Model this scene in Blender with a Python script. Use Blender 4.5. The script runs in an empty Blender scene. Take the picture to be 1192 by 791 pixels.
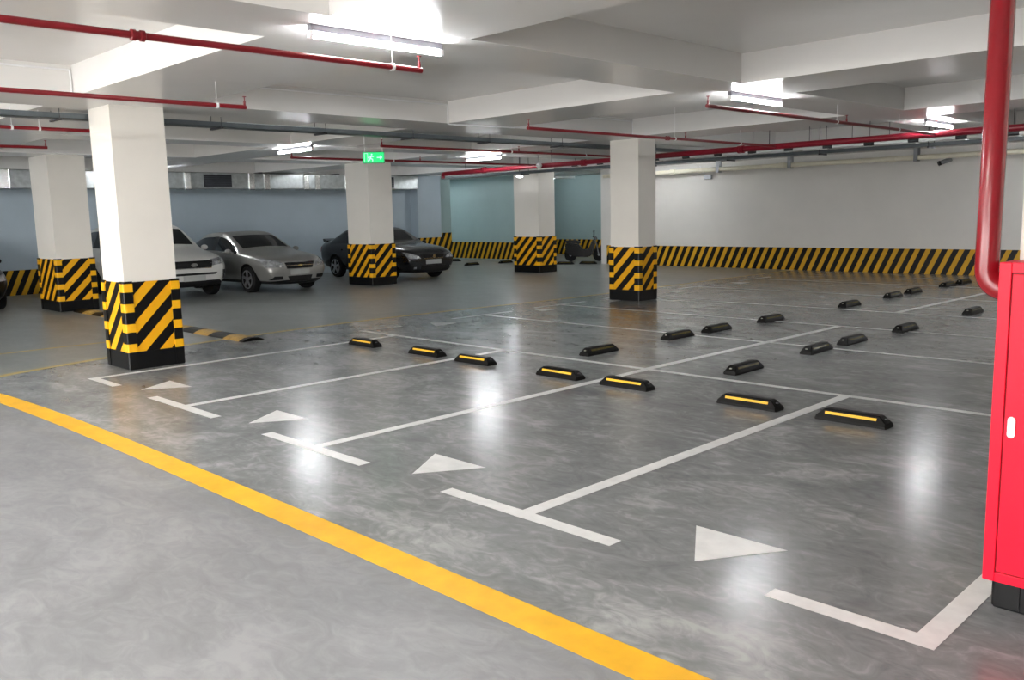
import bpy, bmesh, math, random
from mathutils import Vector, Matrix
from mathutils.bvhtree import BVHTree
random.seed(7)
C = bpy.context.scene.collection
SC = bpy.context.scene
PI = math.pi

# ------------------------------------------------------------------ materials
def nt(name):
    m = bpy.data.materials.new(name); m.use_nodes = True
    return m, m.node_tree.nodes, m.node_tree.links, m.node_tree.nodes['Principled BSDF']
def N(nodes, t, **k):
    n = nodes.new(t)
    for a, v in k.items(): setattr(n, a, v)
    return n
def noise(nodes, links, scale, detail=4, rough=.55, vec=None, dist=0.0):
    n = N(nodes, 'ShaderNodeTexNoise'); n.inputs['Scale'].default_value = scale
    n.inputs['Detail'].default_value = detail; n.inputs['Roughness'].default_value = rough
    n.inputs['Distortion'].default_value = dist
    if vec is not None: links.new(vec, n.inputs['Vector'])
    return n
def ramp(nodes, links, fac, stops):
    r = N(nodes, 'ShaderNodeValToRGB'); e = r.color_ramp.elements
    while len(e) < len(stops): e.new(.5)
    for i, (p, c) in enumerate(stops):
        e[i].position = p; e[i].color = (*c, 1) if len(c) == 3 else c
    links.new(fac, r.inputs['Fac']); return r
def math_n(nodes, links, op, a, b=None, c=None):
    n = N(nodes, 'ShaderNodeMath', operation=op)
    for i, v in enumerate((a, b, c)):
        if v is None: continue
        if isinstance(v, (int, float)): n.inputs[i].default_value = v
        else: links.new(v, n.inputs[i])
    return n.outputs[0]
def simple(name, col, rough=.5, metal=0., var=.06, scale=6., bump=0., spec=.5, coat=0., bscale=40.):
    m, nodes, links, b = nt(name)
    g = N(nodes, 'ShaderNodeNewGeometry')
    n = noise(nodes, links, scale, vec=g.outputs['Position'])
    lo = [max(0, c*(1-var)) for c in col]; hi = [min(1, c*(1+var)) for c in col]
    r = ramp(nodes, links, n.outputs['Fac'], [(.3, lo), (.7, hi)])
    links.new(r.outputs['Color'], b.inputs['Base Color'])
    b.inputs['Roughness'].default_value = rough; b.inputs['Metallic'].default_value = metal
    b.inputs['Specular IOR Level'].default_value = spec
    if coat: b.inputs['Coat Weight'].default_value = coat; b.inputs['Coat Roughness'].default_value = .06
    if bump:
        n2 = noise(nodes, links, bscale, vec=g.outputs['Position'])
        bp = N(nodes, 'ShaderNodeBump'); bp.inputs['Strength'].default_value = bump; bp.inputs['Distance'].default_value = .004
        links.new(n2.outputs['Fac'], bp.inputs['Height']); links.new(bp.outputs['Normal'], b.inputs['Normal'])
    return m
def emis(name, col, strength):
    m, nodes, links, b = nt(name)
    b.inputs['Base Color'].default_value = (*[c*.5 for c in col], 1)
    b.inputs['Emission Color'].default_value = (*col, 1); b.inputs['Emission Strength'].default_value = strength
    return m

def floor_mat(name, dark, mid, light, r0, r1, bump, spec):
    m, nodes, links, b = nt(name)
    g = N(nodes, 'ShaderNodeNewGeometry'); pos = g.outputs['Position']
    mp = N(nodes, 'ShaderNodeMapping'); links.new(pos, mp.inputs['Vector'])
    mp.inputs['Rotation'].default_value = (0, 0, .5); mp.inputs['Scale'].default_value = (1., 1.7, 1.)
    a = noise(nodes, links, .9, 6, .6, mp.outputs['Vector'], 1.2)
    c = noise(nodes, links, 4.5, 4, .6, mp.outputs['Vector'], 1.8)
    d = noise(nodes, links, .16, 3, .5, pos)
    f = math_n(nodes, links, 'ADD', math_n(nodes, links, 'MULTIPLY', a.outputs['Fac'], .5), math_n(nodes, links, 'MULTIPLY', c.outputs['Fac'], .35))
    f = math_n(nodes, links, 'ADD', f, math_n(nodes, links, 'MULTIPLY', d.outputs['Fac'], .15))
    r = ramp(nodes, links, f, [(.37, dark), (.5, mid), (.63, light)])
    links.new(r.outputs['Color'], b.inputs['Base Color'])
    b.inputs['Roughness'].default_value = (r0+r1)/2
    b.inputs['Specular IOR Level'].default_value = spec
    if bump:
        h = noise(nodes, links, 11, 2, .5, mp.outputs['Vector'], 1.)
        bp = N(nodes, 'ShaderNodeBump'); bp.inputs['Strength'].default_value = bump; bp.inputs['Distance'].default_value = .0005
        links.new(h.outputs['Fac'], bp.inputs['Height']); links.new(bp.outputs['Normal'], b.inputs['Normal'])
    return m

def stripe_mat(name, k, per, duty, yellow, black, phase=0., rough=.4):
    """slanting hazard stripes: rise to the right on faces towards -y and +x"""
    m, nodes, links, b = nt(name)
    g = N(nodes, 'ShaderNodeNewGeometry'); s = N(nodes, 'ShaderNodeSeparateXYZ'); links.new(g.outputs['Position'], s.inputs[0])
    u = math_n(nodes, links, 'ADD', s.outputs['X'], s.outputs['Y'])
    t = math_n(nodes, links, 'MULTIPLY_ADD', u, k, phase)
    t = math_n(nodes, links, 'SUBTRACT', t, s.outputs['Z'])
    t = math_n(nodes, links, 'DIVIDE', t, per)
    t = math_n(nodes, links, 'FRACT', t)
    w = math_n(nodes, links, 'LESS_THAN', t, duty)
    n = noise(nodes, links, 5, vec=g.outputs['Position'])
    yr = ramp(nodes, links, n.outputs['Fac'], [(.3, [c*.9 for c in yellow]), (.7, yellow)])
    mx = N(nodes, 'ShaderNodeMix', data_type='RGBA'); links.new(w, mx.inputs['Factor'])
    mx.inputs['A'].default_value = (*black, 1); links.new(yr.outputs['Color'], mx.inputs['B'])
    links.new(mx.outputs['Result'], b.inputs['Base Color']); b.inputs['Roughness'].default_value = rough; b.inputs['Specular IOR Level'].default_value = .22
    return m
def band_mat(name, z0, per, duty, yellow, black):
    m, nodes, links, b = nt(name)
    g = N(nodes, 'ShaderNodeNewGeometry'); s = N(nodes, 'ShaderNodeSeparateXYZ'); links.new(g.outputs['Position'], s.inputs[0])
    t = math_n(nodes, links, 'SUBTRACT', s.outputs['Z'], z0)
    t = math_n(nodes, links, 'DIVIDE', t, per)
    w = math_n(nodes, links, 'LESS_THAN', math_n(nodes, links, 'FRACT', t), duty)
    hi = math_n(nodes, links, 'GREATER_THAN', s.outputs['Z'], z0)
    w = math_n(nodes, links, 'MULTIPLY', w, hi)
    mx = N(nodes, 'ShaderNodeMix', data_type='RGBA'); links.new(w, mx.inputs['Factor'])
    mx.inputs['A'].default_value = (*black, 1); mx.inputs['B'].default_value = (*yellow, 1)
    links.new(mx.outputs['Result'], b.inputs['Base Color']); b.inputs['Roughness'].default_value = .3; b.inputs['Specular IOR Level'].default_value = .3
    return m

YEL = (.86, .415, .010); BLK = (.0045, .004, .004)
M = {}
M['bay'] = floor_mat('bay_floor_epoxy', (.165, .172, .175), (.25, .257, .258), (.43, .435, .43), .17, .24, 0, .60)
M['lane'] = floor_mat('lane_floor_concrete', (.195, .198, .204), (.245, .248, .254), (.315, .317, .322), .30, .46, .25, .38)
M['aisle'] = floor_mat('aisle_floor_epoxy', (.17, .185, .178), (.22, .235, .227), (.29, .303, .295), .24, .32, 0, .5)
M['white_line'] = simple('white_road_paint', (.82, .82, .80), .28, var=.08, scale=9, bump=.05, spec=.5)
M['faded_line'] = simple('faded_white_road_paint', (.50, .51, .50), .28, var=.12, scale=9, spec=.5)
M['yellow_line'] = simple('yellow_road_paint', (.92, .48, .02), .4, var=.12, scale=6)
M['dull_yellow'] = simple('worn_yellow_road_paint', (.50, .38, .12), .4, var=.2, scale=6)
M['ceiling'] = simple('warm_white_ceiling_paint', (.76, .745, .72), .24, var=.02, scale=1.5, spec=.5, bump=.02, bscale=9)
M['column'] = simple('warm_white_column_paint', (.80, .765, .70), .5, var=.02, scale=2)
M['wall_grey'] = simple('grey_white_wall_paint', (.72, .70, .665), .5, var=.03, scale=1.2)
M['wall_blue'] = simple('shade_blue_wall_paint', (.42, .50, .56), .5, var=.04, scale=1.0)  # cool cast of the shaded left wall is put into this colour
M['wall_teal'] = simple('pale_teal_wall_paint', (.33, .44, .44), .5, var=.05, scale=.8)
M['stripe'] = stripe_mat('column_hazard_stripes', 1.0, .318, .48, YEL, BLK, .05)
M['wallstripe'] = stripe_mat('wall_hazard_stripes', 2.2, .58, .47, (.70, .38, .02), BLK, .1)
M['guardband'] = band_mat('corner_guard_bands', .215, .242, .42, (.86, .44, .012), (.0045, .0045, .005))
M['rubber'] = simple('black_rubber', (.0048, .0044, .0042), .42, var=.3, scale=20, bump=.1, spec=.12)
M['basepaint'] = simple('black_base_paint', (.0035, .0038, .0045), .3, var=.2, spec=.3)
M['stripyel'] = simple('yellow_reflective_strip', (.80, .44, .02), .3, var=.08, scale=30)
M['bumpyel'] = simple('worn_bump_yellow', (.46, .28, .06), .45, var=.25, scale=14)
M['olive'] = simple('dimmed_yellow_strip', (.10, .08, .02), .25, var=.3, scale=30)  # yellow strip's dim look away from the lamps, put into its colour
M['glint'] = simple('bolt_cap_highlight', (.5, .5, .42), .25, var=.1)  # pale colour paints a glint onto caps that are dark steel elsewhere
M['redpipe'] = simple('red_pipe_enamel', (.20, .008, .014), .34, var=.1, spec=.4)
M['redriser'] = simple('glossy_red_riser_enamel', (.20, .006, .011), .24, var=.06, spec=.5)
M['tailred'] = simple('tail_lamp_red', (.18, .006, .008), .15)
M['redmain'] = simple('dark_red_pipe_enamel', (.24, .008, .022), .34, var=.1, spec=.4)
M['cabred'] = simple('bright_red_cabinet_enamel', (.70, .006, .028), .36, var=.03, spec=.22)
M['seam'] = simple('dark_red_seam', (.22, .008, .014), .6)
M['white_plastic'] = simple('white_plastic', (.80, .80, .80), .35, var=.02)
M['galv'] = simple('galvanised_steel', (.50, .53, .53), .38, .75, var=.18, scale=7)
M['foil'] = simple('crinkled_silver_foil', (.80, .80, .78), .20, .95, var=.15, scale=14, bump=.9, bscale=11)
M['tray'] = simple('grey_steel_tray', (.12, .14, .15), .42, .45, var=.15, scale=4)
M['darkgrille'] = simple('dark_grille', (.035, .037, .045), .5, var=.2)
M['cream'] = simple('cream_plastic_pipe', (.86, .81, .66), .4, var=.05)
M['steel'] = simple('grey_steel', (.28, .29, .30), .4, .6, var=.1)
M['dark_steel'] = simple('dark_steel', (.05, .05, .055), .45, .5, var=.1)
M['housing'] = simple('silhouette_lamp_housing', (.16, .16, .18), .5, var=.02)  # grey darkens the housing to its silhouette against the lit beam
M['tube'] = emis('bay_tube_glow', (.94, .97, 1.0), 37.)
M['lanetube'] = emis('lane_tube_glow', (1.0, .985, .96), 55.)
M['dome'] = emis('dome_lamp_glow', (.95, .97, 1.), 1.5)
M['exitgreen'] = emis('exit_sign_green_glow', (.0, .62, .16), .30)
M['exitwhite'] = emis('exit_sign_white_glow', (.45, 1., .68), .32)
M['green_plastic'] = simple('green_plastic', (.02, .30, .10), .4)
M['glass'] = simple('tinted_car_glass', (.005, .006, .007), .06, var=.1, spec=.5)
M['tyre'] = simple('tyre_rubber', (.006, .006, .0065), .7, var=.2, spec=.25)
M['alloy'] = simple('alloy_rim', (.42, .43, .45), .3, .8, var=.08)
M['trim'] = simple('black_trim', (.006, .0062, .0068), .4, var=.1, spec=.3)
M['chrome'] = simple('chrome', (.75, .76, .78), .12, 1., var=.03)
M['lens'] = simple('headlamp_lens', (.30, .31, .32), .10, .3, var=.5, scale=11, coat=.6)
M['plate'] = simple('number_plate', (.36, .37, .36), .4, var=.05)
M['gold'] = simple('gold_emblem', (.72, .55, .22), .25, .8, var=.05)
M['paint_silver'] = simple('silver_car_paint', (.30, .30, .285), .30, .55, var=.04, coat=.35)
M['paint_white'] = simple('white_car_paint', (.54, .54, .52), .3, var=.03, coat=.4)
M['paint_dark'] = simple('dark_grey_car_paint', (.016, .017, .020), .26, .3, var=.08, coat=.5)
M['paint_black'] = simple('black_car_paint', (.0035, .0038, .0045), .35, .0, var=.08, spec=.2)
M['fabric'] = simple('black_vinyl', (.005, .005, .006), .5, var=.2, bump=.3)

# ------------------------------------------------------------------ geometry helpers
class MB:
    def __init__(s): s.bm = bmesh.new()
    def box(s, x0, x1, y0, y1, z0, z1, bev=0., mat=None):
        v = [s.bm.verts.new((x, y, z)) for z in (z0, z1) for x, y in ((x0, y0), (x1, y0), (x1, y1), (x0, y1))]
        f = [(0,3,2,1), (4,5,6,7), (0,1,5,4), (1,2,6,5), (2,3,7,6), (3,0,4,7)]
        fs = [s.bm.faces.new([v[i] for i in q]) for q in f]
        if mat is not None:
            for v_ in v: v_.co = mat @ v_.co
        if bev:
            es = list({e for q in fs for e in q.edges})
            bmesh.ops.bevel(s.bm, geom=es, offset=bev, segments=2, affect='EDGES', profile=.5)
        return s
    def prism(s, poly, axis, a, b):
        """poly: 2-D outline in the two other axes, extruded along axis from a to b"""
        def P(p, t): return {'x': (t, p[0], p[1]), 'y': (p[0], t, p[1]), 'z': (p[0], p[1], t)}[axis]
        A = [s.bm.verts.new(P(p, a)) for p in poly]; B = [s.bm.verts.new(P(p, b)) for p in poly]
        n = len(poly)
        s.bm.faces.new(A); s.bm.faces.new(list(reversed(B)))
        for i in range(n): s.bm.faces.new((A[i], B[i], B[(i+1) % n], A[(i+1) % n]))
        return s
    def tube(s, pts, r, seg=14, cap=True):
        pts = [Vector(p) for p in pts]; rings = []
        n0 = None
        for i, p in enumerate(pts):
            d = (pts[min(i+1, len(pts)-1)] - pts[max(i-1, 0)]).normalized()
            if n0 is None:
                n0 = d.orthogonal().normalized()
            n0 = (n0 - d*n0.dot(d)).normalized(); m = d.cross(n0)
            rr = r[i] if isinstance(r, (list, tuple)) else r
            rings.append([s.bm.verts.new(p + (n0*math.cos(a) + m*math.sin(a))*rr) for a in [2*PI*k/seg for k in range(seg)]])
        for A, B in zip(rings, rings[1:]):
            for k in range(seg): s.bm.faces.new((A[k], A[(k+1) % seg], B[(k+1) % seg], B[k]))
        if cap: s.bm.faces.new(list(reversed(rings[0]))); s.bm.faces.new(rings[-1])
        return s
    def lathe(s, prof, center, axis='z', seg=24, cap=True):
        """prof: (radius, height) pairs"""
        c = Vector(center); rings = []
        ax = {'x': (Vector((0,1,0)), Vector((0,0,1)), Vector((1,0,0))), 'y': (Vector((0,0,1)), Vector((1,0,0)), Vector((0,1,0))), 'z': (Vector((1,0,0)), Vector((0,1,0)), Vector((0,0,1)))}[axis]
        for r, h in prof:
            rings.append([s.bm.verts.new(c + ax[2]*h + (ax[0]*math.cos(a) + ax[1]*math.sin(a))*max(r, 1e-4)) for a in [2*PI*k/seg for k in range(seg)]])
        for A, B in zip(rings, rings[1:]):
            for k in range(seg): s.bm.faces.new((A[k], A[(k+1) % seg], B[(k+1) % seg], B[k]))
        if cap: s.bm.faces.new(list(reversed(rings[0]))); s.bm.faces.new(rings[-1])
        return s
    def sphere(s, c, r, sc=(1,1,1), seg=14):
        bmesh.ops.create_uvsphere(s.bm, u_segments=seg, v_segments=seg//2+2, radius=r,
            matrix=Matrix.Translation(c) @ Matrix.Diagonal((*sc, 1)))
        return s
    def face(s, pts):
        s.bm.faces.new([s.bm.verts.new(p) for p in pts]); return s
    def build(s, name, mat, parent=None, smooth=False, local=False, rot=None):
        """coordinates are world ones unless local; a child is stored relative to its thing's origin"""
        bm = s.bm
        if parent is not None and not local:
            o = Vector((0,0,0)); q = parent
            while q is not None: o += q.location; q = q.parent
            bmesh.ops.translate(bm, vec=-o, verts=bm.verts)
        bmesh.ops.recalc_face_normals(bm, faces=bm.faces)
        me = bpy.data.meshes.new(name); bm.to_mesh(me); bm.free()
        ob = bpy.data.objects.new(name, me); C.objects.link(ob)
        mats = mat if isinstance(mat, (list, tuple)) else [mat]
        for m in mats: me.materials.append(M[m] if isinstance(m, str) else m)
        if smooth:
            for p in me.polygons: p.use_smooth = True
            if smooth != 'all':
                try: me.set_sharp_from_angle(angle=.7)
                except Exception: pass
        if parent is not None: ob.parent = parent
        return ob
def tag(o, label, cat, group=None):
    o['label'] = label; o['category'] = cat
    if group: o['group'] = group
    return o
def thing(name, loc, label, cat, group=None, rz=0):
    o = bpy.data.objects.new(name, None); C.objects.link(o)
    o.empty_display_size = .2
    o.location = loc; o.rotation_euler = (0, 0, rz)
    return tag(o, label, cat, group)
def structure(o): o['kind'] = 'structure'; return o
def copy_tree(o, parent=None):
    c = o.copy(); C.objects.link(c); c.parent = parent
    for ch in list(o.children): copy_tree(ch, c)
    return c
def relabel(o, label, loc):
    o['label'] = label; o.location = loc; return o

# ------------------------------------------------------------------ camera
f_px = 1019.2566; pitch = .1441; roll = -.0233; yaw = -.7912
pitch, roll, yaw, CX, CY, CZ = 0.14408, -0.02332, -0.79118, 3.5347, -3.4964, 1.7766
Fd = Vector((math.sin(yaw)*math.cos(pitch), math.cos(yaw)*math.cos(pitch), -math.sin(pitch)))
Rt = Vector((math.cos(yaw), -math.sin(yaw), 0)); Up = Rt.cross(Fd)
R2 = Rt*math.cos(roll) + Up*math.sin(roll); U2 = -Rt*math.sin(roll) + Up*math.cos(roll)
cam = bpy.data.objects.new('camera', bpy.data.cameras.new('camera')); C.objects.link(cam)
cam.matrix_world = Matrix(((R2.x, U2.x, -Fd.x, CX), (R2.y, U2.y, -Fd.y, CY), (R2.z, U2.z, -Fd.z, CZ), (0,0,0,1)))
cam.data.sensor_width = 36.; cam.data.sensor_fit = 'HORIZONTAL'; cam.data.lens = f_px*36/1192
cam.data.clip_start = .05; cam.data.clip_end = 200
SC.camera = cam

# ------------------------------------------------------------------ room
ZB, ZS = 3.13, 3.45               # underside of beams, underside of slab
X0, X1, Y0, Y1 = -24.2, 10., -9., 25.
# edge between parking bays and driving lane
edge = [(10, -.89), (3, -.89), (0, -.89), (-3, -.90), (-5, -.93), (-6.4, -1.0), (-7.0, -1.05), (-7.5, -1.03), (-7.85, -.88), (-8.06, -.52), (-8.22, .0), (-8.42, .8),
        (-8.66, 2.0), (-8.82, 3.3), (-8.9, 5.0), (-8.82, 6.8), (-8.66, 8.4), (-8.5, 10), (-8.45, 13), (-8.45, 17.5), (-8.45, 19.6)]
mb = MB()
bayv = [mb.bm.verts.new((x, y, 0)) for x, y in edge]
tr = mb.bm.verts.new((X1, Y1, 0)); tm = mb.bm.verts.new((-8.45, Y1, 0))
tl = mb.bm.verts.new((X0, Y1, 0)); bl = mb.bm.verts.new((X0, Y0, 0)); br = mb.bm.verts.new((X1, Y0, 0))
ml = mb.bm.verts.new((X0, -1.03, 0)); k7 = edge.index((-7.5, -1.03))
f1 = mb.bm.faces.new(bayv + [tm, tr]); f2 = mb.bm.faces.new(list(reversed(bayv[:k7+1])) + [br, bl, ml]); f3 = mb.bm.faces.new(list(reversed(bayv[k7:])) + [ml, tl, tm])
f1.material_index = 0; f2.material_index = 1; f3.material_index = 2
bmesh.ops.triangulate(mb.bm, faces=[f1, f2, f3])
for f in mb.bm.faces:
    if f.normal.z < 0: f.normal_flip()
floor = structure(mb.build('floor', ['bay', 'lane', 'aisle']))

def strip(path, w, z=.002):
    """a painted line along a path"""
    mb = MB(); P = [Vector((x, y, 0)) for x, y in path]; L = []; R = []
    for i, p in enumerate(P):
        d = (P[min(i+1, len(P)-1)] - P[max(i-1, 0)]).normalized(); n = Vector((-d.y, d.x, 0))
        L.append(mb.bm.verts.new((p + n*w/2 + Vector((0,0,z))))); R.append(mb.bm.verts.new((p - n*w/2 + Vector((0,0,z)))))
    for i in range(len(P)-1): mb.bm.faces.new((R[i], R[i+1], L[i+1], L[i]))
    return mb
def mark(name, mb, mat, label=None):
    o = mb.build(name, mat, floor)
    if label: o['label'] = label
    return o
def smooth_path(p, n=6):
    out = []
    P = [Vector((*q, 0)) for q in p]
    for i in range(len(P)-1):
        a, b, c, d = P[max(i-1, 0)], P[i], P[i+1], P[min(i+2, len(P)-1)]
        for k in range(n):
            t = k/n
            out.append(.5*((2*b) + (-a+c)*t + (2*a-5*b+4*c-d)*t*t + (-a+3*b-3*c+d)*t**3))
    out.append(P[-1]); return [(v.x, v.y) for v in out]
mark('lane_edge_line', strip(smooth_path(edge[1:9]), .20), 'yellow_line', 'broad yellow line sweeping across the floor in front of the bays')
mark('lane_edge_line', strip(smooth_path(edge[8:]), .13), 'dull_yellow', 'worn yellow line running away along the bay entrances')
mark('lane_edge_line', strip([(-10.02, -3.5), (-10.02, .5), (-9.96, 1.75)], .12), 'dull_yellow', 'short worn yellow line behind the nearest column')
W = .105
for x, lab in ((0, None), (-2.3, None), (-4.6, None), (-6.92, None), (2.31, None)):
    mark('bay_divider_line', strip([(x, 0), (x, 4.4)], W, .0022), 'white_line')
for x in (0, -2.3, -4.6):
    mark('bay_entry_bar', strip([(x-.70, .053), (x+.70, .053)], W, .003), 'white_line')
mark('bay_entry_bar', strip([(1.61, .053), (2.36, .053)], W, .003), 'white_line')
mark('bay_entry_bar', strip([(-6.97, .053), (-6.22, .053)], W, .003), 'white_line')
mark('bay_back_line', strip([(-7.85, 4.40), (7.5, 4.40)], .09, .0025), 'white_line')
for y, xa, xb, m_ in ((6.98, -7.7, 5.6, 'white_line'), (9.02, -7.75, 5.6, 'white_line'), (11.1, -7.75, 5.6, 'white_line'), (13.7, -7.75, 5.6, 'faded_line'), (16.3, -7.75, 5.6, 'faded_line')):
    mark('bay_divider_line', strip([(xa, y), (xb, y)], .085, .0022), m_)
mark('bay_back_line', strip([(-2.31, 4.4), (-2.2, 9.0)], .11, .003), 'white_line')
mark('bay_back_line', strip([(-2.2, 11.1), (-2.05, 16.3)], .11, .003), 'white_line')
for y in (4.42, 6.98, 9.02, 11.1, 13.7, 16.3):
    a, b = (y, y+.72) if y < 5 else (y-.7, y+.7)
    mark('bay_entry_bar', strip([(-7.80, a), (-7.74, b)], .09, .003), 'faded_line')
def tri(a, b, c, m_='white_line'):
    mb = MB(); mb.face([(a[0], a[1], .0024), (b[0], b[1], .0024), (c[0], c[1], .0024)]); return mark('direction_triangle', mb, m_)
for cx in (1.15, -1.15, -3.45, -5.78):
    tri((cx, .13), (cx+.28, .57), (cx-.28, .57))
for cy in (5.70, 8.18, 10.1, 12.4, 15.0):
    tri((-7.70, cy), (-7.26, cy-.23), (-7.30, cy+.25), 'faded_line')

# ceiling with its grid of beams
mb = MB()
mb.box(X0, X1, Y0, Y1, ZS, ZS+.2)
for a, b in ((-5.3, -4.1), (.03, 1.33), (5.36, 6.62), (9.88, 11.1), (15.2, 16.35), (19.0, 19.75), (21.4, 22.6)):
    mb.box(X0, X1, a, b, ZB, ZS+.01)
for a, b in ((-2.60, -1.73), (-7.66, -6.68), (-11.95, -11.15), (-16.2, -15.15), (-21.3, -20.75), (2.40, 3.30), (7.4, 8.3)):
    mb.box(a, b, Y0, Y1, ZB-.0005, ZS+.01)
structure(mb.build('ceiling', 'ceiling'))

# walls
YW = 19.62
structure(MB().box(-15.25, X1, YW, YW+.2, 0, ZS).build('wall_far', 'wall_grey'))
mb = MB(); mb.box(-15.45, -15.25, YW, 24.4, 0, ZS); structure(mb.build('wall_recess_side', 'wall_grey'))
structure(MB().box(-24.2, -15.3, 24.4, 24.6, 0, ZS).build('wall_recess', 'wall_teal'))
structure(MB().box(-24.2, -17.9, YW+.1, YW+.3, 0, ZS).build('wall_corner', 'wall_teal'))
structure(MB().box(-21.2, -21., Y0, 17.0, 0, ZS).build('wall_left', 'wall_blue'))
structure(MB().box(-24.2, -21., 16.9, 17.1, 0, ZS).build('wall_left_return', 'wall_blue'))
structure(MB().box(-24.3, -24.15, 17., 24.6, 0, ZS).build('wall_left_end', 'wall_teal'))
# behind the viewer: a wide driveway opening that lets daylight in, with the ramp rising outside
OX0, OX1, OZ = -10., 5.5, 2.95
mb = MB(); mb.box(X0, OX0, Y0-.2, Y0, 0, ZS); mb.box(OX1, X1, Y0-.2, Y0, 0, ZS); mb.box(OX0, OX1, Y0-.2, Y0, OZ, ZS)
structure(mb.build('wall_near', 'wall_grey'))
mb = MB(); mb.prism([(Y0, -.3), (Y0, 0), (-26, 2.2), (-26, -.3)], 'x', OX0-1, OX1+1); o = structure(mb.build('floor_ramp', 'lane'))
pl = bpy.data.lights.new('daylight_portal', 'AREA'); pl.shape = 'RECTANGLE'; pl.size = OX1-OX0; pl.size_y = OZ; pl.cycles.is_portal = True
po = bpy.data.objects.new('daylight_portal', pl); C.objects.link(po); po.location = ((OX0+OX1)/2, Y0-.1, OZ/2); po.rotation_euler = (PI/2, 0, 0)
structure(MB().box(X1, X1+.2, Y0, Y1, 0, ZS).build('wall_right', 'wall_grey'))
# hazard-striped bands along the foot of the walls
structure(MB().box(-15.2, X1, YW-.015, YW, 0, .63).build('baseboard_far', 'wallstripe'))
structure(MB().box(-24.1, -17.9, YW+.085, YW+.1, .05, .68).build('baseboard_corner', 'wallstripe'))
structure(MB().box(-24., -15.5, 24.385, 24.4, 0, .62).build('baseboard_recess', 'wallstripe'))
structure(MB().box(-21., -20.985, Y0, 4.6, 0, .63).build('baseboard_left', 'wallstripe'))

# ------------------------------------------------------------------ columns
def column(x0, x1, y0, y1, label, guard=1.07):
    cx, cy = (x0+x1)/2, (y0+y1)/2
    t = thing('column', (cx, cy, 0), label, 'column', 'square columns with hazard striped guards')
    MB().box(x0, x1, y0, y1, 0, ZB).build('shaft', 'column', t)
    e = .022
    MB().box(x0-e, x1+e, y0-e, y1+e, 0, .215, .008).build('base_band', 'basepaint', t)
    d = .016; c = .085
    MB().box(x0+c, x1-c, y0-d, y0, .215, guard-.01).build('striped_panel', 'stripe', t)
    MB().box(x0+c, x1-c, y1, y1+d, .215, guard-.01).build('striped_panel', 'stripe', t)
    MB().box(x1, x1+d, y0+c, y1-c, .215, guard-.01).build('striped_panel', 'stripe', t)
    MB().box(x0-d, x0, y0+c, y1-c, .215, guard-.01).build('striped_panel', 'stripe', t)
    g = .03
    for sx, px in ((-1, x0), (1, x1)):
        for sy, py in ((-1, y0), (1, y1)):
            # L-shaped rubber guard with a rounded outer corner
            out = [(-c, 0), (0, 0), (0, -c), (g, -c), (g, -.012)]
            for k in range(5):
                a = k/4*PI/2; out.append((g-.02+.02*math.cos(a), g-.02+.02*math.sin(a)))
            out += [(-.012, g), (-c, g)]
            MB().prism([(px+sx*u, py+sy*v) for u, v in out], 'z', .012, guard).build('corner_guard', 'guardband', t, smooth=True)
    return t
column(-7.79, -7.14, .57, 1.21, 'white square column standing nearest on the left, beside the first bay corner mark')
column(-16.53, -15.42, 2.44, 3.15, 'wide white column standing in front of the white car')
column(-7.56, -6.87, 10.31, 10.86, 'white square column rising mid-way along the far bays, with the red main passing behind it')
column(-15.98, -14.98, 9.82, 10.55, 'white column under the green exit sign, hiding the middle of the dark saloon car')
column(-15.33, -14.31, 15.37, 16.06, 'grey-white column farthest away, before the teal wall')
column(2.425, 3.1, .60, 1.25, 'white column behind the red hose cabinet, only its left edge and black foot showing')

# wall pilasters in the far left corner
def pilaster(x0, x1, y0, y1, gz, label):
    t = thing('pilaster', ((x0+x1)/2, (y0+y1)/2, 0), label, 'pilaster')
    MB().box(x0, x1, y0, y1, 0, ZB).build('shaft', 'wall_blue' if gz < 1.05 else 'wall_teal', t)
    MB().box(x1, x1+.015, y0, y1, .03, gz).build('striped_panel', 'wallstripe', t)
    MB().box(x0, x1+.015, y0-.015, y0, .03, gz).build('striped_panel', 'wallstripe', t)
pilaster(-21, -20.6, 15.9, 16.95, .98, 'grey wall pilaster with striped foot behind the dark saloon car')
pilaster(-21.3, -20.9, 17.12, 17.67, 1.12, 'narrow striped wall end stepping up beside the corner pilaster')

# ------------------------------------------------------------------ lamps
def lamp(cx, cy, along, label, dz=0., glow='tube'):
    L = 1.22; z = 3.055+dz; zt = ZB+dz
    t = thing('ceiling_lamp', (cx, cy, zt), label, 'ceiling lamp', 'tube lamps under the beams')
    def B(a0, a1, w, z0, z1, bev=0):
        mb = MB()
        if along == 'y': mb.box(cx-w, cx+w, cy+a0, cy+a1, z0, z1, bev)
        else: mb.box(cx+a0, cx+a1, cy-w, cy+w, z0, z1, bev)
        return mb
    B(-L/2, L/2, .022, z+.028, zt).build('housing', 'housing', t)
    d = Vector((0, 1, 0)) if along == 'y' else Vector((1, 0, 0)); c = Vector((cx, cy, z))
    MB().tube([c-d*(L/2-.02), c+d*(L/2-.02)], .019, 12).build('tube', glow, t, smooth=True)
    for s in (-1, 1):
        a = (L/2-.02)*s; lo, hi = min(a, a+.03*s), max(a, a+.03*s)
        B(lo, hi, .022, z-.022, z+.03, .004).build('end_cap', 'white_plastic', t)
    return t
lamp(-2.02, .66, 'y', 'bright tube lamp hanging under the nearest beam, above the red pipe end')
lamp(-2.15, 6.42, 'y', 'bright tube lamp under the beam right of centre, above a thin red pipe')
lamp(-2.05, 12.2, 'y', 'bright tube lamp farthest right, just above the red main pipe')
lamp(-11.68, 5.76, 'x', 'tube lamp left of the green exit sign')
lamp(-12.0, 11.05, 'x', 'tube lamp right of the green exit sign')
lamp(-12.4, 17.6, 'x', 'tube lamp hidden behind the middle column')
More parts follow.
